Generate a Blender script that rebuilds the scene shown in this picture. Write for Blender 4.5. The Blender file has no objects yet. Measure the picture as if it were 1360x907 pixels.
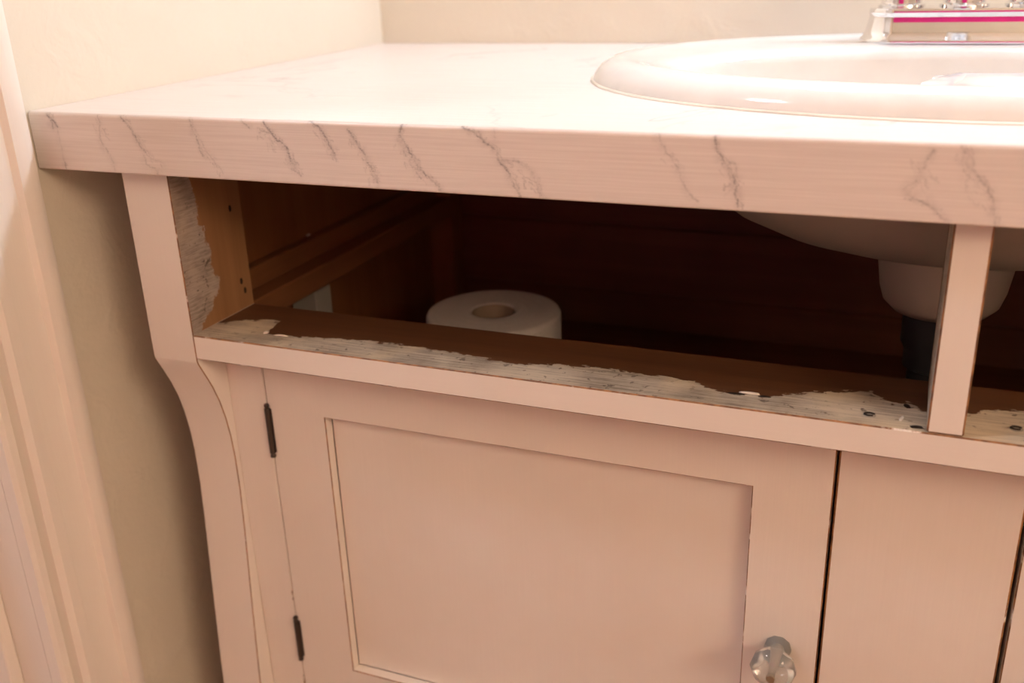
import bpy, bmesh, math, random
import numpy as np
from mathutils import Vector, Matrix

S = bpy.context.scene
C = S.collection
random.seed(4)
RNG = np.random.default_rng(7)

# ------------------------------------------------------------------ camera, world, lamps, exposure
cam_d = bpy.data.cameras.new('camera')
cam_d.sensor_width = 36.0
cam_d.lens = 1314.5 / 1360.0 * 36.0
cam_d.clip_start = 0.01
cam_d.dof.use_dof = True
cam_d.dof.focus_distance = 0.60
cam_d.dof.aperture_fstop = 6.3
cam = bpy.data.objects.new('camera', cam_d)
C.objects.link(cam)
cam.location = (0.5539, -0.4966, 0.0888)
cam.rotation_euler = (1.1946, 0.0333, 0.3856)
S.camera = cam

world = bpy.data.worlds.new('world')
S.world = world
world.use_nodes = True
world.node_tree.nodes['Background'].inputs[0].default_value = (0.80, 0.88, 1.0, 1)
world.node_tree.nodes['Background'].inputs[1].default_value = 0.02

S.view_settings.view_transform = 'Standard'
S.view_settings.look = 'None'
S.view_settings.gamma = 1
S.view_settings.use_curve_mapping = False
S.view_settings.exposure = 0.0
S.cycles.use_denoising = True
S.cycles.max_bounces = 10
S.cycles.diffuse_bounces = 6
S.cycles.caustics_reflective = False
S.cycles.caustics_refractive = False

LAMP_COL = (0.88, 1.0, 1.16)      # bulbs over the sink, white under the photograph's balance
BULB = 64.0                       # emission of each glass globe
FILL_LAMP = 17.0                     # emission of the unseen warm lamp added as fill
FILL_COL = (1.0, 0.735, 0.52)
HALL_LAMP = 60.0                  # emission of the cooler hall lamp
HALL_COL = (0.95, 0.93, 1.0)

# ------------------------------------------------------------------ measures (metres; counter top at z = 0)
FLOOR, CEIL = -0.80, 1.55
BACK, FRONT, RIGHT = 0.487, -1.55, 1.95
MX = 0.580                        # middle of the cabinet
PXO, PXI = 0.0592, 0.0972         # corner post, outer and inner side
FY = 0.014                        # front of post, rail and divider
DY = 0.043                        # front of doors and stiles
PB = 0.085                        # back of post and rail
RT, RB = -0.154, -0.172           # rail top and bottom
CT = 0.038                        # counter thickness
mir = lambda x: 2 * MX - x

# ------------------------------------------------------------------ node helpers
def new_mat(name):
    m = bpy.data.materials.new(name)
    m.use_nodes = True
    nt = m.node_tree
    return m, nt, nt.nodes['Principled BSDF']

def N(nt, kind, **kw):
    n = nt.nodes.new(kind)
    for k, v in kw.items():
        if k in n.inputs.keys() if hasattr(n.inputs, 'keys') else False:
            n.inputs[k].default_value = v
        else:
            setattr(n, k, v)
    return n

def noise(nt, vec, scale, detail=4, rough=0.5, dist=0.0):
    n = nt.nodes.new('ShaderNodeTexNoise')
    n.inputs['Scale'].default_value = scale
    n.inputs['Detail'].default_value = detail
    n.inputs['Roughness'].default_value = rough
    n.inputs['Distortion'].default_value = dist
    if vec is not None:
        nt.links.new(vec, n.inputs['Vector'])
    return n.outputs['Fac']

def coords(nt, scale=(1, 1, 1), loc=(0, 0, 0)):
    t = nt.nodes.new('ShaderNodeTexCoord')
    m = nt.nodes.new('ShaderNodeMapping')
    m.inputs['Scale'].default_value = scale
    m.inputs['Location'].default_value = loc
    nt.links.new(t.outputs['Object'], m.inputs['Vector'])
    return m.outputs['Vector']

def math_(nt, op, a, b=None, clamp=False):
    n = nt.nodes.new('ShaderNodeMath')
    n.operation = op
    n.use_clamp = clamp
    for i, v in enumerate((a, b)):
        if v is None:
            continue
        if isinstance(v, (int, float)):
            n.inputs[i].default_value = v
        else:
            nt.links.new(v, n.inputs[i])
    return n.outputs[0]

def remap(nt, v, a, b, c=0.0, d=1.0, smooth=False):
    n = nt.nodes.new('ShaderNodeMapRange')
    if smooth:
        n.interpolation_type = 'SMOOTHSTEP'
    n.inputs[1].default_value = a
    n.inputs[2].default_value = b
    n.inputs[3].default_value = c
    n.inputs[4].default_value = d
    nt.links.new(v, n.inputs[0])
    return n.outputs[0]

def mix(nt, fac, a, b):
    n = nt.nodes.new('ShaderNodeMix')
    n.data_type = 'RGBA'
    for i, v in ((0, fac), (6, a), (7, b)):
        if isinstance(v, (int, float)):
            n.inputs[i].default_value = v
        elif isinstance(v, tuple):
            n.inputs[i].default_value = (*v, 1) if len(v) == 3 else v
        else:
            nt.links.new(v, n.inputs[i])
    return n.outputs[2]

def bump(nt, bs, h, strength, dist):
    b = nt.nodes.new('ShaderNodeBump')
    b.inputs['Strength'].default_value = strength
    b.inputs['Distance'].default_value = dist
    nt.links.new(h, b.inputs['Height'])
    nt.links.new(b.outputs[0], bs.inputs['Normal'])

def fcurve(nt, v, pts):
    """float curve through (x, y) points, both inside 0..1"""
    n = nt.nodes.new('ShaderNodeFloatCurve')
    cu = n.mapping.curves[0]
    pts = sorted(pts)
    cu.points[0].location = pts[0]
    cu.points[1].location = pts[-1]
    for p in pts[1:-1]:
        cu.points.new(*p)
    for p in cu.points:
        p.handle_type = 'VECTOR'
    n.mapping.update()
    nt.links.new(v, n.inputs['Value'])
    return n.outputs[0]

# ------------------------------------------------------------------ materials
WHITE = (0.80, 0.745, 0.70)

def brush(nt, bs, axis='x', strength=0.25):
    sc = {'x': (14, 700, 700), 'z': (700, 700, 14), 'y': (700, 14, 700)}[axis]
    h = noise(nt, coords(nt, sc), 1.0, 3, 0.6)
    bump(nt, bs, h, strength, 0.0004)
    return h

def paint(name, col=WHITE, rough=0.42, axis='x', strength=0.25, stain=0.06):
    m, nt, bs = new_mat(name)
    h = brush(nt, bs, axis, strength)
    big = noise(nt, coords(nt), 9.0, 4, 0.6)
    dirty = tuple(c * k for c, k in zip(col, (0.92, 0.86, 0.80)))
    c1 = mix(nt, remap(nt, big, 0.35, 0.75, 0, stain * 6), col, dirty)
    c2 = mix(nt, remap(nt, h, 0.3, 0.7, 0.0, 0.28), c1, tuple(c * 0.92 for c in col))
    nt.links.new(c2, bs.inputs['Base Color'])
    bs.inputs['Roughness'].default_value = rough
    return m

def worn(name, amount, scale=60, wood=(0.36, 0.17, 0.065), dark=(0.16, 0.07, 0.03)):
    """an edge rubbed through to the wood in places; amount 0..1"""
    m, nt, bs = new_mat(name)
    n = noise(nt, coords(nt), scale, 5, 0.65)
    n2 = noise(nt, coords(nt, loc=(3, 1, 2)), 12, 2, 0.5)
    v = math_(nt, 'ADD', math_(nt, 'MULTIPLY', n, 0.5), math_(nt, 'MULTIPLY', n2, 0.5))
    t = 0.66 - 0.32 * amount
    f = remap(nt, v, t - 0.02, t + 0.02)
    wc = mix(nt, remap(nt, noise(nt, coords(nt), 150, 3), 0.4, 0.6), wood, dark)
    nt.links.new(mix(nt, f, WHITE, wc), bs.inputs['Base Color'])
    bs.inputs['Roughness'].default_value = 0.6
    return m

def wood(name, a, b, axis='x', rough=0.55):
    m, nt, bs = new_mat(name)
    sc = {'x': (3, 60, 60), 'y': (60, 3, 60), 'z': (60, 60, 3)}[axis]
    g = noise(nt, coords(nt, sc), 1.0, 6, 0.65, 0.4)
    big = noise(nt, coords(nt), 7, 3)
    c = mix(nt, remap(nt, g, 0.3, 0.7), a, b)
    c = mix(nt, remap(nt, big, 0.4, 0.7, 0, 0.5), c, tuple(x * 0.55 for x in a))
    nt.links.new(c, bs.inputs['Base Color'])
    bs.inputs['Roughness'].default_value = rough
    bump(nt, bs, g, 0.2, 0.0005)
    return m

def wallpaint(name, col):
    m, nt, bs = new_mat(name)
    nt.links.new(mix(nt, remap(nt, noise(nt, coords(nt), 5, 3), 0.3, 0.7), col, tuple(c * 0.95 for c in col)), bs.inputs['Base Color'])
    bs.inputs['Roughness'].default_value = 0.55
    fine = noise(nt, coords(nt), 260, 3, 0.6)
    lump = noise(nt, coords(nt), 26, 3, 0.55, 0.8)
    h = math_(nt, 'ADD', math_(nt, 'MULTIPLY', fine, 0.12), math_(nt, 'POWER', lump, 3.0))
    bump(nt, bs, h, 0.5, 0.004)
    return m

def plain(name, col, rough=0.5, metal=0.0, emit=None, strength=0.0, **kw):
    m, nt, bs = new_mat(name)
    n = noise(nt, coords(nt), 40, 3)
    nt.links.new(mix(nt, remap(nt, n, 0.3, 0.7), col, tuple(c * 0.93 for c in col)), bs.inputs['Base Color'])
    bs.inputs['Roughness'].default_value = rough
    bs.inputs['Metallic'].default_value = metal
    if emit:
        bs.inputs['Emission Color'].default_value = (*emit, 1)
        bs.inputs['Emission Strength'].default_value = strength
    for k, v in kw.items():
        bs.inputs[k].default_value = v
    return m

M = {}
M['paint'] = paint('cabinet_paint')
M['paint_v'] = paint('cabinet_paint_upright', axis='z', stain=0.07)
M['panel'] = paint('door_panel_paint', axis='z', strength=0.12, stain=0.10)
M['worn0'] = worn('edge_lightly_worn', 0.30)
M['worn1'] = worn('edge_worn', 0.82)
M['worn2'] = worn('edge_worn_through', 0.95, 40, (0.38, 0.18, 0.06), (0.16, 0.07, 0.025))
M['trim'] = paint('trim_paint', (0.82, 0.77, 0.72), 0.35, 'z', 0.08, 0.02)
M['wall'] = wallpaint('cream_wall_paint', (0.71, 0.655, 0.56))
M['ceil'] = wallpaint('ceiling_paint', (0.80, 0.74, 0.66))
M['floor'] = wood('floor_boards', (0.30, 0.155, 0.085), (0.36, 0.19, 0.11), 'x', 0.4)
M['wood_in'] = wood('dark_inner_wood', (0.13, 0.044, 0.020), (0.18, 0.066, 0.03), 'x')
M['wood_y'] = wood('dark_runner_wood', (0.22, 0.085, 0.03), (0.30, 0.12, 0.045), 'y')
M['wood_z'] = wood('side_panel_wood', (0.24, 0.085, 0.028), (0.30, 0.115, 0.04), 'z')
M['china'] = plain('white_china', (0.76, 0.745, 0.735), 0.10)
M['china_under'] = plain('underside_china', (0.44, 0.37, 0.31), 0.55)  # darker, rougher china for the sink's underside and boss
M['chrome'] = plain('chrome', (0.86, 0.86, 0.88), 0.05, 1.0)
M['dark_metal'] = plain('blackened_hinge_metal', (0.10, 0.08, 0.07), 0.36, 0.8)
M['nail'] = plain('rusty_nail', (0.03, 0.02, 0.015), 0.5, 0.5)
M['pipe'] = plain('grey_drain_pipe', (0.05, 0.05, 0.055), 0.4, 0.3)
M['bulb'] = plain('lit_glass_globe', (1, 1, 1), 0.4, 0, LAMP_COL, BULB)
M['fill_lamp'] = plain('lit_fill_shade', (1, 0.95, 0.9), 0.8, 0, FILL_COL, FILL_LAMP)
M['hall_lamp'] = plain('lit_hall_bowl', (1, 1, 1), 0.4, 0, HALL_COL, HALL_LAMP)
M['pink'] = plain('pink_prop', (0.85, 0.04, 0.33), 0.9)
M['card'] = plain('white_card', (0.34, 0.31, 0.27), 0.8)
M['brass'] = plain('dull_brass', (0.42, 0.36, 0.28), 0.4, 0.9)
M['flake'] = plain('paint_flake', (0.75, 0.70, 0.62), 0.6)

def paper_mat():
    m, nt, bs = new_mat('tissue_paper')
    h = noise(nt, coords(nt), 350, 3)
    bump(nt, bs, h, 0.4, 0.0008)
    nt.links.new(mix(nt, h, (0.58, 0.53, 0.48), (0.66, 0.61, 0.56)), bs.inputs['Base Color'])
    bs.inputs['Roughness'].default_value = 0.95
    return m
M['paper'] = paper_mat()

def glass_mat():
    m, nt, bs = new_mat('clear_pressed_glass')
    bs.inputs['Base Color'].default_value = (0.95, 0.95, 0.93, 1)
    bs.inputs['Roughness'].default_value = 0.02
    bs.inputs['Transmission Weight'].default_value = 0.78
    bs.inputs['IOR'].default_value = 1.38
    return m
M['glass'] = glass_mat()

def counter_mat():
    """white paint with drawn grey marble veins: strokes come from the mesh's 'vein' attribute, faint ones on top from noise"""
    m, nt, bs = new_mat('painted_marble')
    at = nt.nodes.new('ShaderNodeAttribute')
    at.attribute_name = 'vein'
    grit = remap(nt, noise(nt, coords(nt, (700, 1, 1400)), 1.0, 2), 0.28, 0.62, 0.35, 1.0)
    vein = math_(nt, 'MULTIPLY', at.outputs['Fac'], grit, True)
    h = brush(nt, bs, 'x', 0.30)
    warp = noise(nt, coords(nt, (1, 1.0, 1)), 6.0, 5, 0.55, 0.6)
    line = remap(nt, math_(nt, 'ABSOLUTE', math_(nt, 'SUBTRACT', warp, 0.5)), 0.0, 0.012, 1.0, 0.0)
    patch = remap(nt, noise(nt, coords(nt, loc=(5, 2, 0)), 7.0, 2), 0.48, 0.62, 0.0, 0.42)
    g = nt.nodes.new('ShaderNodeNewGeometry')
    sx = nt.nodes.new('ShaderNodeSeparateXYZ')
    nt.links.new(g.outputs['Normal'], sx.inputs[0])
    top = math_(nt, 'MULTIPLY', math_(nt, 'MULTIPLY', line, patch), remap(nt, sx.outputs[2], 0.9, 0.99))
    col = mix(nt, remap(nt, h, 0.3, 0.7, 0, 0.8), (0.77, 0.70, 0.67), (0.66, 0.585, 0.555))
    col = mix(nt, math_(nt, 'ADD', vein, top, True), col, (0.20, 0.175, 0.18))
    nt.links.new(col, bs.inputs['Base Color'])
    bs.inputs['Roughness'].default_value = 0.34
    return m
M['counter'] = counter_mat()

def boundary_mat(name, axis_u, axis_v, u0, u1, v0, v1, pts, facing, wood_a, wood_b, old, inside=None, jit=0.010):
    """painted board whose inner face is bare wood beyond a brushed edge: along u the old paint reaches to pts"""
    m, nt, bs = new_mat(name)
    t = nt.nodes.new('ShaderNodeTexCoord')
    sp = nt.nodes.new('ShaderNodeSeparateXYZ')
    nt.links.new(t.outputs['Object'], sp.inputs[0])
    u, v = sp.outputs[axis_u], sp.outputs[axis_v]
    un = remap(nt, u, u0, u1)
    lim = fcurve(nt, un, [((a - u0) / (u1 - u0), (b - v0) / (v1 - v0)) for a, b in pts])
    lim = remap(nt, lim, 0, 1, v0, v1)
    sc = [220, 220, 220]; sc[axis_u] = 110
    j = remap(nt, noise(nt, coords(nt, tuple(sc)), 1.0, 4, 0.7), 0.25, 0.75, -jit / 2, jit / 2)
    d = math_(nt, 'SUBTRACT', v, math_(nt, 'ADD', lim, j))
    is_wood = remap(nt, d, -0.0004, 0.0004)
    # old paint: streaky and rubbed, showing grey and brown strokes
    sc2 = [700, 700, 700]; sc2[axis_u if axis_u == 0 else 1] = 22 if axis_u == 0 else 60
    st = noise(nt, coords(nt, tuple(sc2)), 1.0, 5, 0.7)
    big = noise(nt, coords(nt), 30, 4, 0.6)
    oldc = mix(nt, remap(nt, math_(nt, 'ADD', math_(nt, 'MULTIPLY', st, 0.6), math_(nt, 'MULTIPLY', big, 0.4)), 0.44, 0.64, 0, 0.9), old, (0.15, 0.12, 0.095))
    crumb = remap(nt, noise(nt, coords(nt, loc=(1, 4, 2)), 170, 3, 0.6), 0.62, 0.68, 0, 0.8)
    oldc = mix(nt, crumb, oldc, (0.07, 0.045, 0.03))
    cream = remap(nt, noise(nt, coords(nt, loc=(7, 3, 2)), 22, 2), 0.5, 0.68, 0, 0.55)
    oldc = mix(nt, cream, oldc, tuple(min(0.85, c * k) for c, k in zip(old, (1.15, 1.08, 0.92))))
    gsc = [90, 90, 90]; gsc[axis_u if axis_u == 0 else 2] = 4
    gr = noise(nt, coords(nt, tuple(gsc)), 1.0, 6, 0.65, 0.3)
    wd = mix(nt, remap(nt, gr, 0.3, 0.7), wood_a, wood_b)
    face = mix(nt, is_wood, oldc, wd)
    h = noise(nt, coords(nt, (14, 700, 700) if axis_u == 0 else (700, 700, 14)), 1.0, 3, 0.6)
    pc = mix(nt, remap(nt, h, 0.3, 0.7, 0, 0.12), WHITE, tuple(c * 0.9 for c in WHITE))
    gg = nt.nodes.new('ShaderNodeNewGeometry')
    dot = nt.nodes.new('ShaderNodeVectorMath'); dot.operation = 'DOT_PRODUCT'
    nt.links.new(gg.outputs['True Normal'], dot.inputs[0])
    dot.inputs[1].default_value = facing
    f = remap(nt, dot.outputs['Value'], 0.8, 0.9)
    if inside is not None:
        ax, lo = inside
        f = math_(nt, 'MULTIPLY', f, remap(nt, sp.outputs[ax], lo - 0.0003, lo + 0.0003))
    nt.links.new(mix(nt, f, pc, face), bs.inputs['Base Color'])
    bs.inputs['Roughness'].default_value = 0.5
    hh = math_(nt, 'ADD', math_(nt, 'MULTIPLY', h, 0.4), math_(nt, 'MULTIPLY', math_(nt, 'MULTIPLY', f, math_(nt, 'SUBTRACT', 1.0, is_wood)), 1.2))
    bump(nt, bs, hh, 0.35, 0.0006)
    return m

RAIL_EDGE = [(0.0885, .0377), (.1156, .0509), (.1297, .0568), (.1400, .0560), (.1445, .0345), (.153, .0315), (.1638, .0350), (.181, .0367), (.2218, .042),
             (.2634, .0422), (.2904, .0396), (.3109, .0381), (.3234, .0342), (.3371, .036), (.357, .0423), (.3856, .0457), (.41, .0443),
             (.4337, .0428), (.4458, .0415), (.4589, .0321), (.4883, .034), (.4969, .0389), (.5138, .0488), (.529, .0548), (.5432, .0583),
             (.5505, .0499), (.5568, .0426), (.5603, .0541), (.5693, .0416), (.5947, .0439), (.6021, .0528), (.6213, .0576), (.70, .05), (1.10, .045)]
M['rail'] = boundary_mat('rail_paint_and_bare_wood', 0, 1, 0.0885, 1.10, 0.0, 0.1, RAIL_EDGE, (0, 0, 1),
                         (0.085, 0.035, 0.014), (0.135, 0.056, 0.022), (0.60, 0.53, 0.43))
POST_EDGE = [(-.160, .020), (-.1479, .0276), (-.1403, .0405), (-.1329, .0455), (-.1217, .0481), (-.1180, .0440), (-.1015, .0448), (-.0935, .0423),
             (-.0822, .0427), (-.0800, .0362), (-.0613, .0379), (-.0491, .0356), (-.038, .034)]
M['post'] = boundary_mat('post_paint_and_bare_wood', 2, 1, -0.160, -0.038, 0.0, 0.1, POST_EDGE, (1, 0, 0),
                         (0.27, 0.135, 0.06), (0.35, 0.185, 0.085), (0.44, 0.37, 0.33), inside=(2, RT), jit=0.009)
DIV_EDGE = [(-.160, .075), (-.10, .078), (-.038, .075)]
M['divider'] = boundary_mat('divider_paint', 2, 1, -0.160, -0.038, 0.0, 0.1, DIV_EDGE, (-1, 0, 0),
                            (0.20, 0.09, 0.035), (0.28, 0.13, 0.05), (0.80, 0.74, 0.67))

# ------------------------------------------------------------------ object helpers
def link(o, parent=None):
    C.objects.link(o)
    if parent is not None:
        o.parent = parent
    return o

def mesh_obj(name, verts, faces, mat, parent=None, smooth=False, idx=None):
    me = bpy.data.meshes.new(name)
    me.from_pydata([tuple(map(float, v)) for v in verts], [], [tuple(int(i) for i in f) for f in faces])
    for mm in (mat if isinstance(mat, (list, tuple)) else [mat]):
        me.materials.append(mm)
    if smooth:
        me.polygons.foreach_set('use_smooth', [True] * len(me.polygons))
    if idx is not None:
        me.polygons.foreach_set('material_index', idx)
    me.update()
    return link(bpy.data.objects.new(name, me), parent)

def bm_obj(name, bm, mat, parent=None, smooth=False):
    me = bpy.data.meshes.new(name)
    bmesh.ops.recalc_face_normals(bm, faces=bm.faces)
    bm.to_mesh(me)
    bm.free()
    for mm in (mat if isinstance(mat, (list, tuple)) else [mat]):
        me.materials.append(mm)
    if smooth:
        me.polygons.foreach_set('use_smooth', [True] * len(me.polygons))
    me.update()
    return link(bpy.data.objects.new(name, me), parent)

def add_box(bm, x0, x1, y0, y1, z0, z1):
    vs = [bm.verts.new((x, y, z)) for x in (x0, x1) for y in (y0, y1) for z in (z0, z1)]
    fs = [(0, 1, 3, 2), (4, 6, 7, 5), (0, 4, 5, 1), (2, 3, 7, 6), (0, 2, 6, 4), (1, 5, 7, 3)]
    return [bm.faces.new([vs[i] for i in f]) for f in fs]

def box(name, x0, x1, y0, y1, z0, z1, mat, parent=None, bev=0.0009, wear=None):
    bm = bmesh.new()
    add_box(bm, x0, x1, y0, y1, z0, z1)
    bmesh.ops.recalc_face_normals(bm, faces=bm.faces)
    if bev:
        bmesh.ops.bevel(bm, geom=list(bm.edges), offset=bev, segments=1, affect='EDGES', profile=0.5, material=1 if wear else -1)
    return bm_obj(name, bm, [mat, wear] if wear else mat, parent)

def lathe(name, prof, mat, parent=None, n=40, centre=(0, 0, 0), axis='z', smooth=True, flat_n=None):
    """prof: (radius, height) list, turned about the axis"""
    verts, faces = [], []
    for r, h in prof:
        for k in range(n):
            a = 2 * math.pi * k / n
            if axis == 'z':
                p = (r * math.cos(a), r * math.sin(a), h)
            else:                      # towards -y
                p = (r * math.cos(a), -h, r * math.sin(a))
            verts.append(tuple(p[i] + centre[i] for i in range(3)))
    for i in range(len(prof) - 1):
        for k in range(n):
            a, b = i * n + k, i * n + (k + 1) % n
            faces.append((a, b, b + n, a + n))
    bm = bmesh.new()
    bv = [bm.verts.new(v) for v in verts]
    for f in faces:
        bm.faces.new([bv[i] for i in f])
    for ring in (bv[:n], bv[-n:]):
        if (ring[0].co - ring[1].co).length > 1e-6:
            try:
                bm.faces.new(ring)
            except ValueError:
                pass
    bmesh.ops.remove_doubles(bm, verts=bm.verts, dist=1e-6)
    o = bm_obj(name, bm, mat, parent, smooth)
    if smooth:
        o.data.set_sharp_from_angle(angle=math.radians(50))
    return o

def tube(name, pts, rad, mat, parent=None, n=14):
    """round bar along points; rad may be a list"""
    pts = [Vector(p) for p in pts]
    rads = rad if isinstance(rad, (list, tuple)) else [rad] * len(pts)
    bm = bmesh.new()
    rings = []
    up = Vector((0.31, 0.2, 0.93)).normalized()
    for i, p in enumerate(pts):
        d = (pts[min(i + 1, len(pts) - 1)] - pts[max(i - 1, 0)]).normalized()
        a = d.cross(up).normalized()
        b = d.cross(a).normalized()
        rings.append([bm.verts.new(p + (a * math.cos(t) + b * math.sin(t)) * rads[i]) for t in [2 * math.pi * k / n for k in range(n)]])
    for r0, r1 in zip(rings, rings[1:]):
        for k in range(n):
            bm.faces.new([r0[k], r0[(k + 1) % n], r1[(k + 1) % n], r1[k]])
    bm.faces.new(rings[0]); bm.faces.new(rings[-1])
    o = bm_obj(name, bm, mat, parent, True)
    o.data.set_sharp_from_angle(angle=math.radians(50))
    return o

def thing(name, label, cat, loc=(0, 0, 0), group=None):
    o = bpy.data.objects.new(name, None)
    C.objects.link(o)
    o.empty_display_size = 0.05
    tag(o, label, cat, group)
    return o

def tag(o, label, cat, group=None):
    o['label'] = label
    o['category'] = cat
    if group:
        o['group'] = group
    return o

def structure(o, label, cat):
    o['kind'] = 'structure'
    return tag(o, label, cat)

# ------------------------------------------------------------------ the room
T = 0.11
DO0, DO1, DTOP = -0.0841, -0.86, 1.22        # doorway in the left wall

def multi_box(name, boxes, mat):
    bm = bmesh.new()
    for b in boxes:
        add_box(bm, *b)
    return bm_obj(name, bm, mat)

structure(multi_box('wall_left', [(-T, 0, DO0 + 0.012, BACK + T, FLOOR, CEIL), (-T, 0, FRONT - T, DO1 - 0.012, FLOOR, CEIL), (-T, 0, DO1 - 0.012, DO0 + 0.012, DTOP + 0.012, CEIL)], M['wall']),
          'cream painted plaster wall at the end of the counter', 'wall')
structure(multi_box('wall_back', [(0, RIGHT + T, BACK, BACK + T, FLOOR, CEIL)], M['wall']), 'cream painted wall behind the sink', 'wall')
structure(multi_box('wall_right', [(RIGHT, RIGHT + T, FRONT - T, BACK, FLOOR, CEIL)], M['wall']), 'cream painted wall across from the doorway', 'wall')
structure(multi_box('wall_front', [(0, RIGHT, FRONT - T, FRONT, FLOOR, CEIL)], M['wall']), 'cream painted wall facing the vanity', 'wall')
structure(multi_box('floor', [(-1.4, RIGHT + T, FRONT - T, BACK + T, FLOOR - 0.05, FLOOR)], M['floor']), 'warm brown wooden floor', 'floor')
structure(multi_box('ceiling', [(-1.4, RIGHT + T, FRONT - T, BACK + T, CEIL, CEIL + 0.05)], M['ceil']), 'pale painted ceiling', 'ceiling')
structure(multi_box('wall_hall', [(-1.4 - T, -1.4, FRONT - T, BACK + T, FLOOR, CEIL), (-1.4, -T, BACK, BACK + T, FLOOR, CEIL), (-1.4, -T, FRONT - T, FRONT, FLOOR, CEIL)], M['ceil']),
          'pale walls of the hall beyond the doorway', 'wall')

# door casing: moulded profile (x out of the wall, y along it), swept up one side, over and down
CAS = [(0.000, -0.0118), (0.0115, -0.0118), (0.0135, -0.0130), (0.0155, -0.0175), (0.0157, -0.0230), (0.0148, -0.0285), (0.0108, -0.0312),
       (0.0105, -0.0350), (0.0105, -0.0535), (0.0140, -0.0550), (0.0150, -0.0640), (0.0130, -0.0690), (0.0060, -0.0712), (0.0060, -0.0735), (0.0125, -0.0760), (0.0125, -0.0815), (0.0100, -0.0841), (0.000, -0.0841)]
def casing():
    bm = bmesh.new()
    n = len(CAS)
    rings = []
    for (side, z) in ((1, FLOOR), (1, None), (-1, None), (-1, FLOOR)):
        ring = []
        for x, y in CAS:
            off = y - DO0                    # how far the profile point lies outside the opening
            yy = DO0 + off if side == 1 else DO1 - off
            zz = FLOOR if z is not None else DTOP + off
            ring.append(bm.verts.new((x + 0.0003, yy, zz)))
        rings.append(ring)
    for r0, r1 in zip(rings, rings[1:]):
        for k in range(n - 1):
            bm.faces.new([r0[k], r0[k + 1], r1[k + 1], r1[k]])
    o = bm_obj('trim_1', bm, M['trim'])
    o.data.polygons.foreach_set('use_smooth', [True] * len(o.data.polygons))
    o.data.set_sharp_from_angle(angle=math.radians(24))
    return o
structure(casing(), 'white moulded door casing on the left wall beside the counter', 'door casing')
structure(multi_box('trim_2', [(-T, 0.0, DO0, DO0 + 0.012, FLOOR, DTOP), (-T, 0.0, DO1 - 0.012, DO1, FLOOR, DTOP), (-T, 0.0, DO1 - 0.012, DO0 + 0.012, DTOP, DTOP + 0.012)], M['trim']),
          'smooth white door jamb lining the open doorway', 'door jamb')
def stop():
    bm = bmesh.new()
    for b in ((-0.062, -0.0285, DO0 - 0.0105, DO0, FLOOR, DTOP), (-0.062, -0.0285, DO1, DO1 + 0.0105, FLOOR, DTOP), (-0.062, -0.0285, DO1 + 0.0105, DO0 - 0.0105, DTOP - 0.0105, DTOP)):
        add_box(bm, *b)
    bmesh.ops.bevel(bm, geom=list(bm.edges), offset=0.002, segments=2, affect='EDGES', profile=0.5)
    return bm_obj('trim_3', bm, M['trim'])
structure(stop(), 'narrow white door stop strip on the jamb', 'door stop')

# ------------------------------------------------------------------ vanity cabinet
cab = thing('vanity_cabinet', 'cream painted wooden vanity cabinet with worn edges and missing drawers', 'cabinet')

PROF = [(FY, -CT), (FY, -.1740), (.0148, -.1765), (.0200, -.1870), (.0255, -.1985), (.0305, -.2120), (.0343, -.2272), (.0368, -.2440), (.0380, -.2620), (.0380, -.2900),
        (.0365, -.3200), (.0340, -.3560), (.0308, -.4000), (.0270, -.4600), (.0230, -.5300), (.0190, -.6100), (.0155, -.7000), (FY, FLOOR)]
def post(x0, x1, mat, inner):
    bm = bmesh.new()
    pr = PROF + [(PB, FLOOR), (PB, -CT)]
    a = [bm.verts.new((x0, y, z)) for y, z in pr]
    b = [bm.verts.new((x1, y, z)) for y, z in pr]
    bm.faces.new(a); bm.faces.new(list(reversed(b)))
    for i in range(len(pr)):
        j = (i + 1) % len(pr)
        bm.faces.new([a[i], b[i], b[j], a[j]])
    bmesh.ops.recalc_face_normals(bm, faces=bm.faces)
    xs = x1 if inner == 'r' else x0
    ed = [e for e in bm.edges if all(abs(v.co.x - xs) < 1e-6 and v.co.y < 0.05 for v in e.verts)]
    bmesh.ops.bevel(bm, geom=ed, offset=0.0006, segments=1, affect='EDGES', profile=0.5, material=1)
    o = bm_obj('corner_post', bm, [mat, M['worn1']], cab)
    for p in o.data.polygons:
        p.use_smooth = p.material_index == 0 and abs(p.normal.x) < 0.5 and -0.78 < p.center.z < -0.178
    o.data.set_sharp_from_angle(angle=math.radians(30))
    return o
pp = post(PXO, PXI, M['post'], 'r')
post(mir(PXI), mir(PXO), M['paint_v'], 'l')
for yy, zz in ((.0724, -.0773), (.0739, -.1328), (.0768, -.1408)):
    lathe('nail_hole', [(0.0, -0.0006), (0.0016, -0.0006), (0.0016, 0.0002), (0.0, 0.0002)], M['nail'], pp, 8, (0, 0, 0))
    h = pp.children[-1]
    h.matrix_local = Matrix.Translation((PXI, yy, zz)) @ Matrix.Rotation(math.pi / 2, 4, 'Y') @ Matrix.Diagonal((1.6, 0.9, 1, 1))

rail = box('drawer_rail', PXI - 0.0004, mir(PXI) + 0.0004, FY, PB, RB, RT, M['rail'], cab, 0.0008, M['worn1'])
div = box('drawer_divider', 0.5729, 0.5910, FY + 0.0004, PB, RT, -CT, M['divider'], cab, 0.0010, M['worn1'])
box('top_rail', PXI, mir(PXI), 0.040, 0.058, -0.0450, -CT, M['wood_in'], cab, 0.0005)

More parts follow.
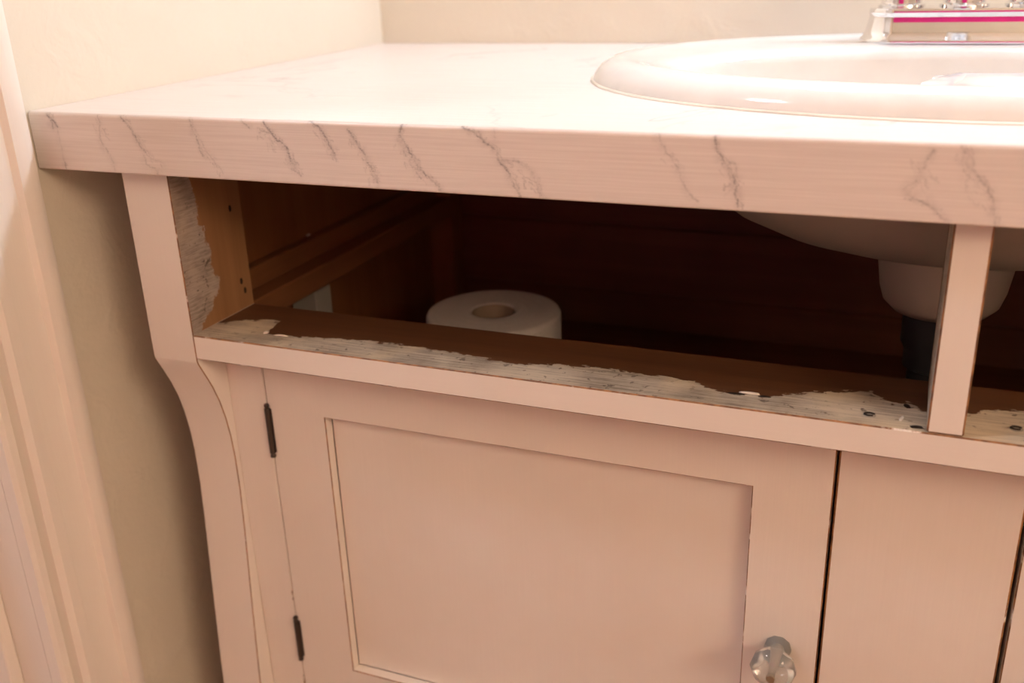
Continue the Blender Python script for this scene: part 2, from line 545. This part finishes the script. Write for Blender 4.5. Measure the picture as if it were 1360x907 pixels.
# raised lips of old paint and the nails in the rail
def blob(name, c, rx, ry, rz, mat, parent, seed, rot=0.0, n=14):
    rg = random.Random(seed)
    bm = bmesh.new()
    bmesh.ops.create_icosphere(bm, subdivisions=2, radius=1.0)
    for v in bm.verts:
        k = 1 + rg.uniform(-0.22, 0.22)
        p = Matrix.Rotation(rot, 3, 'Z') @ Vector((v.co.x * rx * k, v.co.y * ry * k, v.co.z * rz))
        v.co = p + Vector(c)
    return bm_obj(name, bm, mat, parent, True)
blob('paint_lip', (.4700, .0325, RT), .0050, .0016, .0006, M['nail'], rail, 1, 0.05)
blob('paint_lip', (.4775, .0352, RT + .0002), .0062, .0012, .0009, M['flake'], rail, 2, 0.05)
blob('paint_lip', (.4865, .0335, RT), .0034, .0014, .0006, M['nail'], rail, 3)
blob('paint_lip', (.1440, .0345, RT + .0003), .0018, .0022, .0009, M['flake'], rail, 5)
blob('paint_lip', (.1575, .0325, RT + .0002), .0055, .0010, .0008, M['flake'], rail, 6, .1)
blob('paint_lip', (.568, .0195, RT), .0036, .0022, .0006, M['nail'], rail, 7)
blob('paint_lip', (.5625, .045, RT), .0016, .0032, .0004, M['nail'], rail, 8, .4)
blob('paint_lip', (.5605, .028, RT), .0012, .0042, .0005, M['flake'], rail, 9, -.2)
def nail(x, y):
    o = lathe('nail', [(0.0, .0002), (.0014, .0004), (.0030, .0004), (.0034, .0001), (.0034, -.001), (0.0, -.001)], M['card'], rail, 14, (x, y, RT))
    tube('nail_ring', [(x + .0026 * math.cos(t), y + .0018 * math.sin(t), RT + .0006) for t in np.linspace(0.4, 5.4, 14)], .0007, M['nail'], o, 6)
nail(.5439, .0268)
nail(.6166, .0330)

# face frame behind the post and doors
box('face_stile', PXI, 0.1288, DY, DY + 0.018, FLOOR + 0.10, RB, M['paint_v'], cab, 0.0006, M['worn0'])
box('face_stile', mir(0.1288), mir(PXI), DY, DY + 0.018, FLOOR + 0.10, RB, M['paint_v'], cab, 0.0006, M['worn0'])
box('centre_panel', 0.5298, 0.6290, DY - 0.0005, DY + 0.018, FLOOR + 0.10, RB, M['panel'], cab, 0.0010, M['worn2'])
box('toe_rail', PXI, mir(PXI), DY, DY + 0.018, FLOOR + 0.045, FLOOR + 0.10, M['paint'], cab)

DZ0, DZ1 = -0.695, -0.1735
def door(x0, x1, px0, px1, knob_x, hinge_x):
    bm = bmesh.new()
    zi1, zi0 = -0.2190, -0.4435 - 0.0
    rings = []
    for (ax0, ax1, az0, az1, y) in ((x0, x1, DZ0, DZ1, DY + 0.018), (x0, x1, DZ0, DZ1, DY), (px0, px1, zi0, zi1, DY), (px0, px1, zi0, zi1, DY + 0.0085)):
        rings.append([bm.verts.new(p) for p in ((ax0, y, az0), (ax1, y, az0), (ax1, y, az1), (ax0, y, az1))])
    for r0, r1 in zip(rings, rings[1:]):
        for k in range(4):
            bm.faces.new([r0[k], r0[(k + 1) % 4], r1[(k + 1) % 4], r1[k]])
    bm.faces.new(rings[0])
    ed = [e for e in bm.edges if all(abs(v.co.y - DY) < 1e-6 for v in e.verts) and abs(e.verts[0].co.x - e.verts[1].co.x) + abs(e.verts[0].co.z - e.verts[1].co.z) > 0.05
          and (abs(e.verts[0].co.x - e.verts[1].co.x) < 1e-6 or abs(e.verts[0].co.z - e.verts[1].co.z) < 1e-6)]
    bmesh.ops.recalc_face_normals(bm, faces=bm.faces)
    bmesh.ops.bevel(bm, geom=ed, offset=0.0006, segments=1, affect='EDGES', profile=0.5, material=1)
    xo = x1 if hinge_x < MX else x0
    ed = [e for e in bm.edges if all(abs(v.co.x - xo) < 2e-5 and v.co.y < DY + 0.002 for v in e.verts) and abs(e.verts[0].co.z - e.verts[1].co.z) > 0.1]
    bmesh.ops.bevel(bm, geom=ed, offset=0.0010, segments=1, affect='EDGES', profile=0.5, material=2)
    d = bm_obj('door', bm, [M['paint_v'], M['worn1'], M['worn2']], cab)
    box('door_panel', px0 + 0.0004, px1 - 0.0004, DY + 0.0083, DY + 0.0175, zi0 + 0.0004, zi1 - 0.0004, M['panel'], d, 0.0006, M['worn0'])
    for z0, z1 in ((-.2579, -.2143), (-.4452, -.4027)):
        h = lathe('hinge', [(0, z0), (.0018, z0), (.0021, z0 + .0012), (.0012, z0 + .003), (.0021, z0 + .0035), (.0021, (z0 + z1) / 2 - .0004), (.0016, (z0 + z1) / 2 - .0003),
                            (.0016, (z0 + z1) / 2 + .0003), (.0021, (z0 + z1) / 2 + .0004), (.0021, z1 - .0035), (.0012, z1 - .003), (.0021, z1 - .0012), (.0018, z1), (0, z1)],
                  M['dark_metal'], d, 16, (hinge_x, DY - 0.0015, 0))
        box('hinge_leaf', hinge_x - 0.0006, hinge_x + 0.0028 * (1 if hinge_x < MX else -1), DY - 0.0012, DY + 0.002, z0 + 0.004, z1 - 0.004, M['dark_metal'], h, 0)
    # glass knob: faceted head on a short neck
    kz = -0.3322
    prof = [(0.0, 0.0), (.0085, 0.0), (.0085, .003), (.0065, .006), (.0066, .010), (.0105, .014), (.0140, .019), (.0142, .023), (.0115, .0275), (.0060, .030), (0.0, .0303)]
    k = lathe('door_knob', prof, M['glass'], d, 10, (knob_x, DY, kz), 'y', smooth=True)
    lathe('knob_screw', [(0.0, .001), (.0022, .001), (.0022, .0315), (.0030, .0316), (.0026, .0328), (0.0, .0332)], M['brass'], k, 12, (knob_x, DY, kz), 'y')
    return d
door(0.1296, 0.5282, 0.1785, 0.4815, 0.5040, 0.1300)
door(0.6316, mir(0.1296), mir(0.4815), mir(0.1785), mir(0.5040), mir(0.1300))

# inside
SX = 0.066
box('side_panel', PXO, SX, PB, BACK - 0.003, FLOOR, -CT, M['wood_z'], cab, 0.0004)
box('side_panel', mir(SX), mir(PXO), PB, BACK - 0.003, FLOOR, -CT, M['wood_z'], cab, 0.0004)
for s in (0, 1):
    f = (lambda x: x) if s == 0 else mir
    a, b = sorted((f(SX), f(0.0955)))
    box('drawer_runner', a, b, PB, 0.440, RT - 0.019, RT + 0.0002, M['wood_y'], cab, 0.0012)
    a, b = sorted((f(SX), f(0.0775)))
    box('drawer_guide', a, b, PB, 0.440, RT + 0.0002, -0.1365, M['wood_y'], cab, 0.0010)
    a, b = sorted((f(SX), f(0.0930)))
    box('rear_post', a, b, 0.440, 0.466, FLOOR, -CT, M['wood_z'], cab, 0.0010)
    lo = -CT
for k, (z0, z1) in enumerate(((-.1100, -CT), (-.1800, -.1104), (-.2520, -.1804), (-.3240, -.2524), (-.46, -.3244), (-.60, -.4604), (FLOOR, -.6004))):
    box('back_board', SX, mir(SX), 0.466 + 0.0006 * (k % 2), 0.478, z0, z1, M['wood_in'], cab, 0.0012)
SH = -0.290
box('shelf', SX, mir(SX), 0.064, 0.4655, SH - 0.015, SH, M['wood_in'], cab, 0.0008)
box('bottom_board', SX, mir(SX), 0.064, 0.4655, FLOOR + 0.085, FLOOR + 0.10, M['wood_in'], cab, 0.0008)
g = blob('paint_flake', (.0705, .205, -.1345), .0014, .0030, .0010, M['flake'], cab, 21)

# ------------------------------------------------------------------ countertop
VEINS = [(1.0, [(17.6, -1.8), (20.5, -3.5), (22.7, -6.3), (24.4, -9.9)]), (0.7, [(20.1, -5.0), (20.9, -11.1)]), (0.3, [(24.7, -11.4), (24.7, -18.6), (24.8, -23.8), (25.2, -33.4)]),
 (0.8, [(25.2, -33.4), (25.4, -37.1)]), (0.45, [(60.6, -1.4), (62.1, -4.8), (59.6, -13.1), (59.8, -18.1), (63.6, -23.7), (66.7, -30.1), (67.8, -37.3)]),
 (0.75, [(79.8, -1.2), (84.1, -6.0), (88.7, -13.5), (91.8, -19.7), (95.1, -23.1)]), (0.4, [(93.3, -25.3), (94.3, -31.0), (97.0, -33.0), (100.5, -33.6), (102.3, -37.8)]),
 (0.25, [(95.1, -23.1), (99.0, -27.9), (105.1, -28.4), (109.1, -30.3)]), (0.6, [(134.2, -1.4), (135.6, -7.8), (138.1, -14.5), (138.7, -20.7), (140.5, -24.8)]),
 (0.3, [(140.5, -15.1), (144.4, -21.8), (149.9, -28.5), (153.9, -34.5)]), (0.5, [(172.3, -1.0), (175.5, -3.2), (178.4, -5.8)]),
 (0.9, [(188.6, -1.5), (192.6, -6.6), (196.5, -11.8), (200.2, -13.6), (202.9, -16.8), (204.6, -21.4), (205.7, -25.3), (208.7, -26.2)]),
 (0.5, [(184.4, -8.2), (188.6, -6.4), (191.7, -9.6), (193.4, -14.5)]), (0.6, [(204.4, -28.7), (209.6, -31.1), (210.9, -33.1)]),
 (0.8, [(220.6, 0.2), (226.5, -2.8), (229.7, -6.4), (233.1, -13.6), (236.7, -19.6)]),
 (0.8, [(246.2, -4.6), (249.9, -9.3), (256.0, -17.6), (258.3, -22.4), (260.7, -25.9), (263.0, -32.0), (263.4, -35.1)]),
 (0.9, [(281.6, 0.2), (280.3, -7.1), (284.5, -12.9), (288.6, -19.8), (290.8, -25.7), (294.7, -28.0), (299.8, -31.3), (304.1, -36.5)]),
 (0.5, [(279.6, -7.1), (282.9, -15.3), (287.0, -23.5), (291.8, -30.5)]),
 (0.85, [(318.7, 0.2), (327.4, -3.7), (333.4, -8.7), (339.5, -13.0), (340.5, -18.2), (345.3, -23.2), (348.8, -30.0), (351.7, -36.9)]),
 (0.6, [(343.0, -17.5), (351.7, -18.3), (358.9, -22.5), (362.4, -29.3), (364.7, -36.1)]), (0.3, [(338.1, -1.1), (338.3, -10.8)]),
 (0.45, [(429.5, -0.7), (433.2, -8.4), (438.7, -15.2), (441.7, -23.9), (446.3, -30.8), (450.9, -35.6)]),
 (0.85, [(458.3, -0.9), (459.4, -7.4), (464.0, -14.1), (467.7, -19.1), (469.4, -26.0), (471.1, -36.5)]), (0.5, [(463.1, -12.4), (469.1, -13.8), (469.8, -21.6), (465.9, -18.3)]),
 (0.6, [(559.2, -3.4), (556.9, -9.1), (554.8, -17.3), (547.9, -23.4), (550.5, -26.5), (559.9, -29.3), (564.9, -33.9), (569.8, -37.8)]),
 (0.7, [(571.3, -1.4), (574.6, -10.7), (578.6, -13.7), (583.7, -19.8), (586.9, -27.6), (589.6, -37.2)]), (0.4, [(574.9, -1.2), (576.8, -10.6)]),
 (0.25, [(569.2, -7.8), (575.5, -12.2), (575.3, -21.9), (580.6, -29.7)])]
# short hatching strokes beside some veins: (strength, count, corner a, corner b)
HATCH = [(0.35, 9, (344, -19), (362, -33)), (0.40, 16, (279, -9), (292, -30)), (0.35, 16, (226, -4), (237, -20)), (0.40, 18, (247, -7), (262, -30)), (0.25, 10, (90, -14), (106, -34)),
         (0.28, 10, (138, -14), (152, -34)), (0.30, 10, (183, -6), (196, -16)), (0.3, 8, (200, -18), (211, -33)), (0.4, 10, (463, -13), (470, -30)), (0.3, 8, (551, -8), (560, -20)),
         (0.3, 12, (570, -4), (586, -30)), (0.3, 6, (58, -3), (64, -14)), (0.3, 5, (433, -9), (440, -16))]

def stroke_field(nx, nz, h):
    F = np.zeros((nz, nx))
    def splat(x, z, s, w):
        i0, j0 = int(x / h), int(-z / h)
        r = max(2, int(2.5 * w / h))
        for j in range(max(0, j0 - r), min(nz, j0 + r + 1)):
            for i in range(max(0, i0 - r), min(nx, i0 + r + 1)):
                d2 = ((i * h - x) ** 2 + (j * h + z) ** 2) / (w * w)
                v = s * math.exp(-d2)
                if v > F[j, i]:
                    F[j, i] = v
    def draw(pts, s, w, wob):
        rx, rz, drift = 0.0, 0.0, 1.0
        for (xa, za), (xb, zb) in zip(pts, pts[1:]):
            L = math.hypot(xb - xa, zb - za)
            n = max(2, int(L / 0.3))
            for k in range(n):
                t = k / n
                rx = rx * 0.85 + random.gauss(0, wob)
                rz = rz * 0.85 + random.gauss(0, wob)
                drift = min(1.15, max(0.35, drift + random.gauss(0, 0.16)))
                splat(xa + (xb - xa) * t + rx, za + (zb - za) * t + rz, min(1, s * drift), w * (0.8 + 0.5 * random.random()))
    for s, pts in VEINS:
        draw(pts, s * 0.95, 0.46 + 0.26 * s, 0.18)
        if s > 0.55:
            for q in range(3):
                o = random.uniform(0.2, 1.3)
                draw([(x + o + random.uniform(-1.2, 1.2), z + random.uniform(-.8, .8)) for x, z in pts], s * 0.50, 0.42, 0.34)
        draw(pts, s * 0.26, 1.7, 0.5)
    for s, n, a, b in HATCH:
        dx, dz = b[0] - a[0], b[1] - a[1]
        for _ in range(2 * n):
            t = random.random()
            x = a[0] + dx * t + random.gauss(0, 1.6)
            z = a[1] + dz * t + random.gauss(0, 1.6)
            L = random.uniform(2, 5)
            an = math.atan2(dz, dx) + random.gauss(0, 0.5)
            draw([(x, z), (x + L * math.cos(an), z + L * math.sin(an))], s * random.uniform(.5, 1.3), 0.38, 0.2)
    return F

RIMC, RIMA, RIMB = (0.585, 0.245), 0.262, 0.188

def countertop():
    h = 0.4                                       # mm
    X0, XD, X1 = 0.0006, 0.70, 2 * MX - 0.0006
    nx, nz = int(700 / h) + 1, int(38 / h) + 1
    F = stroke_field(nx, nz, h)
    prof = []                                     # (y, z) down the front
    r = 0.0022
    for k in range(6):
        a = math.pi / 2 * k / 5
        prof.append((r - r * math.sin(a), -r + r * math.cos(a)))
    zs = np.arange(-r - 0.0004, -CT + 0.0011, -0.0004)
    prof += [(0.0, float(z)) for z in zs]
    for k in range(1, 6):
        a = math.pi / 2 * k / 5
        prof.append((0.0009 - 0.0009 * math.cos(a), -CT + 0.0009 - 0.0009 * math.sin(a)))
    xs = list(np.arange(X0 + 0.0008, XD, 0.0004)) + list(np.linspace(XD + 0.02, X1, 24))
    xs = [X0] + xs
    V, A, Fc = [], [], []
    m = len(prof)
    for i, x in enumerate(xs):
        dy = 0.0012 if i == 0 else 0.0
        for (y, z) in prof:
            V.append((x, y + dy, z))
            j = min(nz - 1, max(0, int(round(-z * 1000 / h))))
            k = int(round(x * 1000 / h))
            A.append(F[j, k] if k < nx else 0.0)
    for i in range(len(xs) - 1):
        for j in range(m - 1):
            a = i * m + j
            Fc.append((a, a + 1, a + 1 + m, a + m))
    nf = len(Fc)
    # top, bottom and sides around the sink cut-out
    n = 96
    x0, x1, y0, y1 = X0, X1, 0.0015, BACK - 0.0008
    cx, cy = RIMC
    angs = sorted([2 * math.pi * k / n for k in range(n)] + [math.atan2(yy - cy, xx - cx) % (2 * math.pi) for xx in (x0, x1) for yy in (y0, y1)])
    base = len(V)
    for a in angs:
        c, s = math.cos(a), math.sin(a)
        e = 1 / math.sqrt((c / (RIMA - 0.018)) ** 2 + (s / (RIMB - 0.018)) ** 2)
        t = min([(x1 - cx) / c if c > 1e-9 else 9, (x0 - cx) / c if c < -1e-9 else 9, (y1 - cy) / s if s > 1e-9 else 9, (y0 - cy) / s if s < -1e-9 else 9])
        V += [(cx + c * e, cy + s * e, 0), (cx + c * t, cy + s * t, 0), (cx + c * t, cy + s * t, -CT), (cx + c * e, cy + s * e, -CT)]
        A += [0, 0, 0, 0]
    q = len(angs)
    for k in range(q):
        a, b = base + 4 * k, base + 4 * ((k + 1) % q)
        for u in range(4):
            v = (u + 1) % 4
            if u == 1 and abs(V[a + 1][1] - y0) < 1e-6 and abs(V[b + 1][1] - y0) < 1e-6:
                continue                          # the front edge is the dense strip
            Fc.append((a + u, a + v, b + v, b + u))
    o = mesh_obj('countertop', V, Fc, M['counter'])
    me = o.data
    sm = np.zeros(len(me.polygons), bool)
    sm[:nf] = True
    me.polygons.foreach_set('use_smooth', sm)
    at = me.attributes.new('vein', 'FLOAT', 'POINT')
    at.data.foreach_set('value', np.array(A, np.float32))
    bm = bmesh.new()
    bm.from_mesh(me)
    bmesh.ops.recalc_face_normals(bm, faces=bm.faces)
    # the strip must face the room
    bm.faces.ensure_lookup_table()
    bm.to_mesh(me)
    bm.free()
    return o
tag(countertop(), 'white countertop with hand painted grey marble veins along its thick front edge', 'countertop')

# ------------------------------------------------------------------ sink
sink = thing('sink', 'white oval drop-in china sink set into the countertop', 'sink')
BC, BA, BB = (0.580, 0.200), 0.192, 0.112          # bowl opening
def sink_body():
    n = 128
    rim = [(0.0, 0.0006), (0.0015, 0.005), (0.006, 0.0105), (0.013, 0.0145), (0.021, 0.0158), (0.028, 0.0150)]      # inset from the outer edge, height
    rings = []
    ang = [2 * math.pi * k / n for k in range(n)]
    def ell(c, a, b, t, s=1.0):
        ct, st = math.cos(t), math.sin(t)
        return c[0] + a * s * ct, c[1] + b * s * st
    for ins, z in rim:
        rings.append([(*ell(RIMC, RIMA - ins, RIMB - ins, t), z) for t in ang])
    for f in (0.35, 0.7, 0.92):
        ring = []
        for t in ang:
            xa, ya = ell(RIMC, RIMA - 0.028, RIMB - 0.028, t)
            xb, yb = ell(BC, BA + 0.004, BB + 0.004, t)
            ring.append((xa + (xb - xa) * f, ya + (yb - ya) * f, 0.0150 - 0.0030 * f))
        rings.append(ring)
    depth = 0.097
    for s in (1.0, 0.985, 0.965, 0.94, 0.90, 0.85, 0.79, 0.71, 0.60, 0.48, 0.35, 0.22, 0.12):
        z = 0.0100 - (depth + 0.010) * (1 - s ** 3.6) if s < 1 else 0.0100
        rings.append([(*ell(BC, BA, BB, t, s), z) for t in ang])
    # the overflow ledge swelling from the front wall of the bowl
    out = []
    for ring in rings[8:]:
        new = []
        for x, y, z in ring:
            u = (x - 0.602) / 0.060
            v = (y - 0.090) / 0.090
            k = max(0.0, 1 - (abs(u) ** 3 + abs(max(v, 0)) ** 3))
            k = min(1.0, k * 3.0)
            k = k * k * (3 - 2 * k)
            top = 0.0128 - 0.014 * math.exp(-(((x - 0.602) / 0.016) ** 2 + ((y - 0.112) / 0.012) ** 2))
            new.append((x, y, z + (max(z, top) - z) * k if y < BC[1] + 0.02 else z))
        out.append(new)
    rings[8:] = out
    inner = len(rings)
    # underside, following the bowl outside its thickness, down to the drain boss
    for s, z in ((0.12, -0.107), (0.30, -0.1065), (0.42, -0.104), (0.56, -0.0975), (0.71, -0.085), (0.82, -0.069), (0.91, -0.048), (0.97, -0.026), (1.0, 0.0)):
        rings.append([(*ell(BC, BA + 0.008, BB + 0.008, t, s), z) for t in ang])
    rings.append([(*ell(RIMC, RIMA - 0.021, RIMB - 0.021, t), 0.0004) for t in ang])
    rings.append([(*ell(RIMC, RIMA - 0.002, RIMB - 0.002, t), 0.0004) for t in ang])
    V = [p for r in rings for p in r]
    Fc = []
    for i in range(len(rings) - 1):
        for k in range(n):
            a, b = i * n + k, i * n + (k + 1) % n
            Fc.append((a, b, b + n, a + n))
    bm = bmesh.new()
    bv = [bm.verts.new(p) for p in V]
    for f in Fc:
        bm.faces.new([bv[i] for i in f])
    bm.faces.ensure_lookup_table()
    for i, f in enumerate(bm.faces):
        if i // n >= inner - 1:
            f.material_index = 1
    o = bm_obj('basin', bm, [M['china'], M['china_under']], sink, True)
    o.data.set_sharp_from_angle(angle=math.radians(70))
    return o
sink_body()
def caulk():
    n, m = 128, 6
    V, Fc = [], []
    rg = random.Random(3)
    for k in range(n):
        t = 2 * math.pi * k / n
        w = 0.0022 * (1 + 0.25 * math.sin(7 * t) + rg.uniform(-.2, .2))
        for j in range(m + 1):
            a = math.pi * j / m
            o = w * math.cos(a)
            V.append((RIMC[0] + (RIMA + o) * math.cos(t), RIMC[1] + (RIMB + o) * math.sin(t), 0.0001 + 0.0013 * math.sin(a)))
    for k in range(n):
        for j in range(m):
            a, b = k * (m + 1) + j, ((k + 1) % n) * (m + 1) + j
            Fc.append((a, a + 1, b + 1, b))
    mesh_obj('caulk_bead', V, Fc, plain('cream_caulk', (0.74, 0.68, 0.60), 0.5), sink, True)
caulk()
lathe('overflow_boss', [(0.0, -0.096), (.0460, -0.096), (.0440, -0.106), (.0418, -0.120), (.0400, -0.132), (.0370, -0.1415), (.0310, -0.1475), (.0, -0.1495)], M['china_under'], sink, 48, (0.5775, 0.2, 0))
dr = lathe('drain_pipe', [(0.0, -0.147), (.0225, -0.147), (.0225, -0.172), (.0195, -0.178), (.0195, -0.190), (.016, -0.192), (.016, -0.2895), (0, -0.2895)], M['pipe'], sink, 28, (0.5775, 0.2, 0))
lathe('drain_flange', [(0.0, -0.0945), (.021, -0.0945), (.023, -0.0960), (.022, -0.0975), (0, -0.0975)], M['chrome'], sink, 32, (0.580, 0.2, 0))

# ------------------------------------------------------------------ faucet
fau = thing('faucet', 'chrome two handle faucet standing on the sink deck', 'faucet')
FX, FYC, FZ = 0.5725, 0.362, 0.0132
def stadium(half, r, z, n=20):
    pts = []
    for k in range(n + 1):
        a = -math.pi / 2 + math.pi * k / n
        pts.append((FX + half + r * math.cos(a), FYC + r * math.sin(a), z))
    for k in range(n + 1):
        a = math.pi / 2 + math.pi * k / n
        pts.append((FX - half + r * math.cos(a), FYC + r * math.sin(a), z))
    return pts
def faucet_base():
    H = 0.0465
    rings = [stadium(H, r, FZ + z) for r, z in ((.0265, 0), (.0268, .0016), (.0262, .0030), (.0245, .0045), (.0228, .0090), (.0214, .0150), (.0206, .0195), (.0210, .0212), (.0212, .0232), (.0204, .0248), (.0150, .0254))]
    n = len(rings[0])
    bm = bmesh.new()
    bv = [[bm.verts.new(p) for p in r] for r in rings]
    for r0, r1 in zip(bv, bv[1:]):
        for k in range(n):
            bm.faces.new([r0[k], r0[(k + 1) % n], r1[(k + 1) % n], r1[k]])
    bm.faces.new(bv[0]); bm.faces.new(bv[-1])
    o = bm_obj('base_plate', bm, M['chrome'], fau, True)
    o.data.set_sharp_from_angle(angle=math.radians(40))
faucet_base()
TOPZ = FZ + 0.0252
for sx in (-1, 1):
    x = FX + sx * 0.0445
    hd = lathe('handle', [(0.0, 0), (.0168, 0), (.0172, .0018), (.0150, .0030), (.0146, .020), (.0135, .026), (.0150, .030), (.0150, .038), (.010, .043), (0, .044)], M['chrome'], fau, 36, (x, FYC, TOPZ))
    tube('lever', [(x, FYC, TOPZ + .036), (x + sx * .02, FYC - .004, TOPZ + .040), (x + sx * .045, FYC - .010, TOPZ + .046), (x + sx * .062, FYC - .014, TOPZ + .049)], [.0075, .0062, .0055, .0060], M['chrome'], hd)
sp = lathe('spout_column', [(0.0, 0), (.0175, 0), (.0178, .0018), (.0152, .0032), (.0146, .03), (.0142, .055), (.0150, .062), (0.010, .070), (0, .071)], M['chrome'], fau, 36, (FX, FYC, TOPZ))
tube('spout', [(FX, FYC, TOPZ + .055), (FX, FYC - .03, TOPZ + .072), (FX, FYC - .07, TOPZ + .080), (FX, FYC - .105, TOPZ + .076), (FX, FYC - .118, TOPZ + .064), (FX, FYC - .120, TOPZ + .052)], [.012, .012, .0115, .011, .0105, .0105], M['chrome'], sp, 20)

# ------------------------------------------------------------------ things inside the cabinet
roll = thing('toilet_roll', 'white toilet paper roll standing on its end inside the open cabinet', 'toilet paper')
RC = (0.238, 0.2155)
def paper():
    z0, z1, ro, ri = SH + 0.0005, -0.190, 0.0565, 0.0180
    n = 64
    prof = [(ri, z0), (ro - .001, z0), (ro, z0 + .002), (ro, z1 - .0035), (ro - .0012, z1 - .001), (ro - .004, z1)]
    k = 12
    for i in range(1, k):
        r = ro - .004 + (ri + .001 - ro + .004) * i / k
        prof.append((r, z1 - (0.0006 if i % 3 == 1 else 0)))
    prof += [(ri + .001, z1 - .0003), (ri, z1 - .0015), (ri, z0)]
    o = lathe('paper', prof, M['paper'], roll, n, (*RC, 0))
paper()
lathe('cardboard_core', [(.0179, SH + .0006), (.0179, -.1912), (.0171, -.1912), (.0171, SH + .0006), (.0179, SH + .0006)], plain('grey_cardboard', (0.36, 0.27, 0.19), 0.9), roll, 40, (*RC, 0))
# loose end of the sheet lying along the side
def sheet():
    V, Fc = [], []
    a0, a1, n = math.radians(-70), math.radians(-25), 14
    for k in range(n + 1):
        a = a0 + (a1 - a0) * k / n
        r = 0.0571 + 0.0016 * (1 - k / n) ** 2
        for z in (SH + .001, -.1945):
            V.append((RC[0] + r * math.cos(a), RC[1] + r * math.sin(a), z))
    for k in range(n):
        Fc.append((2 * k, 2 * k + 2, 2 * k + 3, 2 * k + 1))
    o = mesh_obj('loose_sheet', V, Fc, M['paper'], roll, True)
    md = o.modifiers.new('thickness', 'SOLIDIFY')
    md.thickness = 0.0004
sheet()
pack = thing('small_carton', 'small pale carton standing in the dark corner under the drawer runner', 'box')
box('carton_body', 0.0690, 0.0935, 0.172, 0.196, SH + 0.0004, -0.1745, M['card'], pack, 0.0008)
box('carton_flap', 0.0695, 0.0930, 0.1725, 0.1955, -0.1745, -0.1739, M['card'], pack, 0)

# ------------------------------------------------------------------ lamps and the pink towel added for its reflection, all out of view
vl = thing('vanity_light', 'wall lamp with a row of glowing glass globes over the sink', 'lamp')
LZ = 0.62
box('back_plate', MX - 0.30, MX + 0.30, BACK - 0.016, BACK - 0.0005, LZ - 0.055, LZ + 0.055, M['chrome'], vl, 0.004)
for k in range(4):
    x = MX - 0.225 + 0.15 * k
    so = lathe('socket', [(0, 0), (.022, 0), (.022, .020), (.018, .024), (0, .024)], M['chrome'], vl, 24, (x, BACK - 0.016, LZ), 'y')
    bm = bmesh.new()
    bmesh.ops.create_uvsphere(bm, u_segments=24, v_segments=14, radius=0.042, matrix=Matrix.Translation((x, BACK - 0.078, LZ)))
    bm_obj('globe', bm, M['bulb'], so, True)
def bowl_lamp(name, label, x, y, mat):
    t = thing(name, label, 'lamp')
    lathe('canopy', [(0, 0), (.16, 0), (.16, -.018), (.15, -.022), (0, -.022)], M['chrome'], t, 40, (x, y, CEIL))
    lathe('glass_bowl', [(0, -.022), (.145, -.022), (.140, -.050), (.115, -.078), (.07, -.096), (0, -.103)], mat, t, 40, (x, y, CEIL))

def fill_lamp():  # unseen lamp added to brighten the cabinet front and left wall
    t = thing('wall_fill_lamp', 'added unseen half round fill lamp across the room from the doorway', 'lamp')
    yc, z0, z1 = -1.05, 0.62, 0.92
    box('wall_plate', RIGHT - 0.014, RIGHT - 0.0005, yc - 0.10, yc + 0.10, z0 + 0.08, z1 - 0.08, M['chrome'], t, 0.003)
    bm = bmesh.new()
    n = 30
    rows = [[bm.verts.new((RIGHT - 0.014 - 0.16 * math.sin(a), yc + 0.36 * math.cos(a), z)) for a in [math.pi * k / n for k in range(n + 1)]] for z in (z0, z1)]
    for k in range(n):
        bm.faces.new([rows[0][k], rows[0][k + 1], rows[1][k + 1], rows[1][k]])
    for rw in rows:
        bm.faces.new(rw)
    bm_obj('fill_shade', bm, M['fill_lamp'], t, False)
fill_lamp()
bowl_lamp('hall_lamp', 'round cool white glass bowl lamp on the hall ceiling', -0.75, -0.55, M['hall_lamp'])

tw = thing('reflection_prop', 'added unseen pink towel folded over a chrome bar', 'prop')  # out of view, added to give the faucet its pink reflection
def prop():
    V, Fc = [], []
    nx, nz = 40, 24
    x0, x1, zt, zb = 0.05, 0.90, 0.62, -0.15
    yb = FRONT + 0.058
    for j in range(nz + 1):
        for i in range(nx + 1):
            x = x0 + (x1 - x0) * i / nx
            z = zt - (zt - zb) * j / nz
            V.append((x, yb + 0.016 + 0.006 * math.sin(x * 38) * j / nz, z))
    for j in range(nz):
        for i in range(nx):
            a = j * (nx + 1) + i
            Fc.append((a, a + 1, a + nx + 2, a + nx + 1))
    o = mesh_obj('cloth', V, Fc, M['pink'], tw, True)
    md = o.modifiers.new('thickness', 'SOLIDIFY')
    md.thickness = 0.008
prop()
tb = thing('prop_bar', 'added chrome towel bar fixed on the wall facing the vanity', 'towel bar')
tube('bar', [(0.02, FRONT + 0.058, 0.612), (0.94, FRONT + 0.058, 0.612)], 0.008, M['chrome'], tb)
for x in (0.03, 0.93):
    tube('bracket', [(x, FRONT + 0.0005, 0.612), (x, FRONT + 0.058, 0.612)], [0.016, 0.010], M['chrome'], tb)
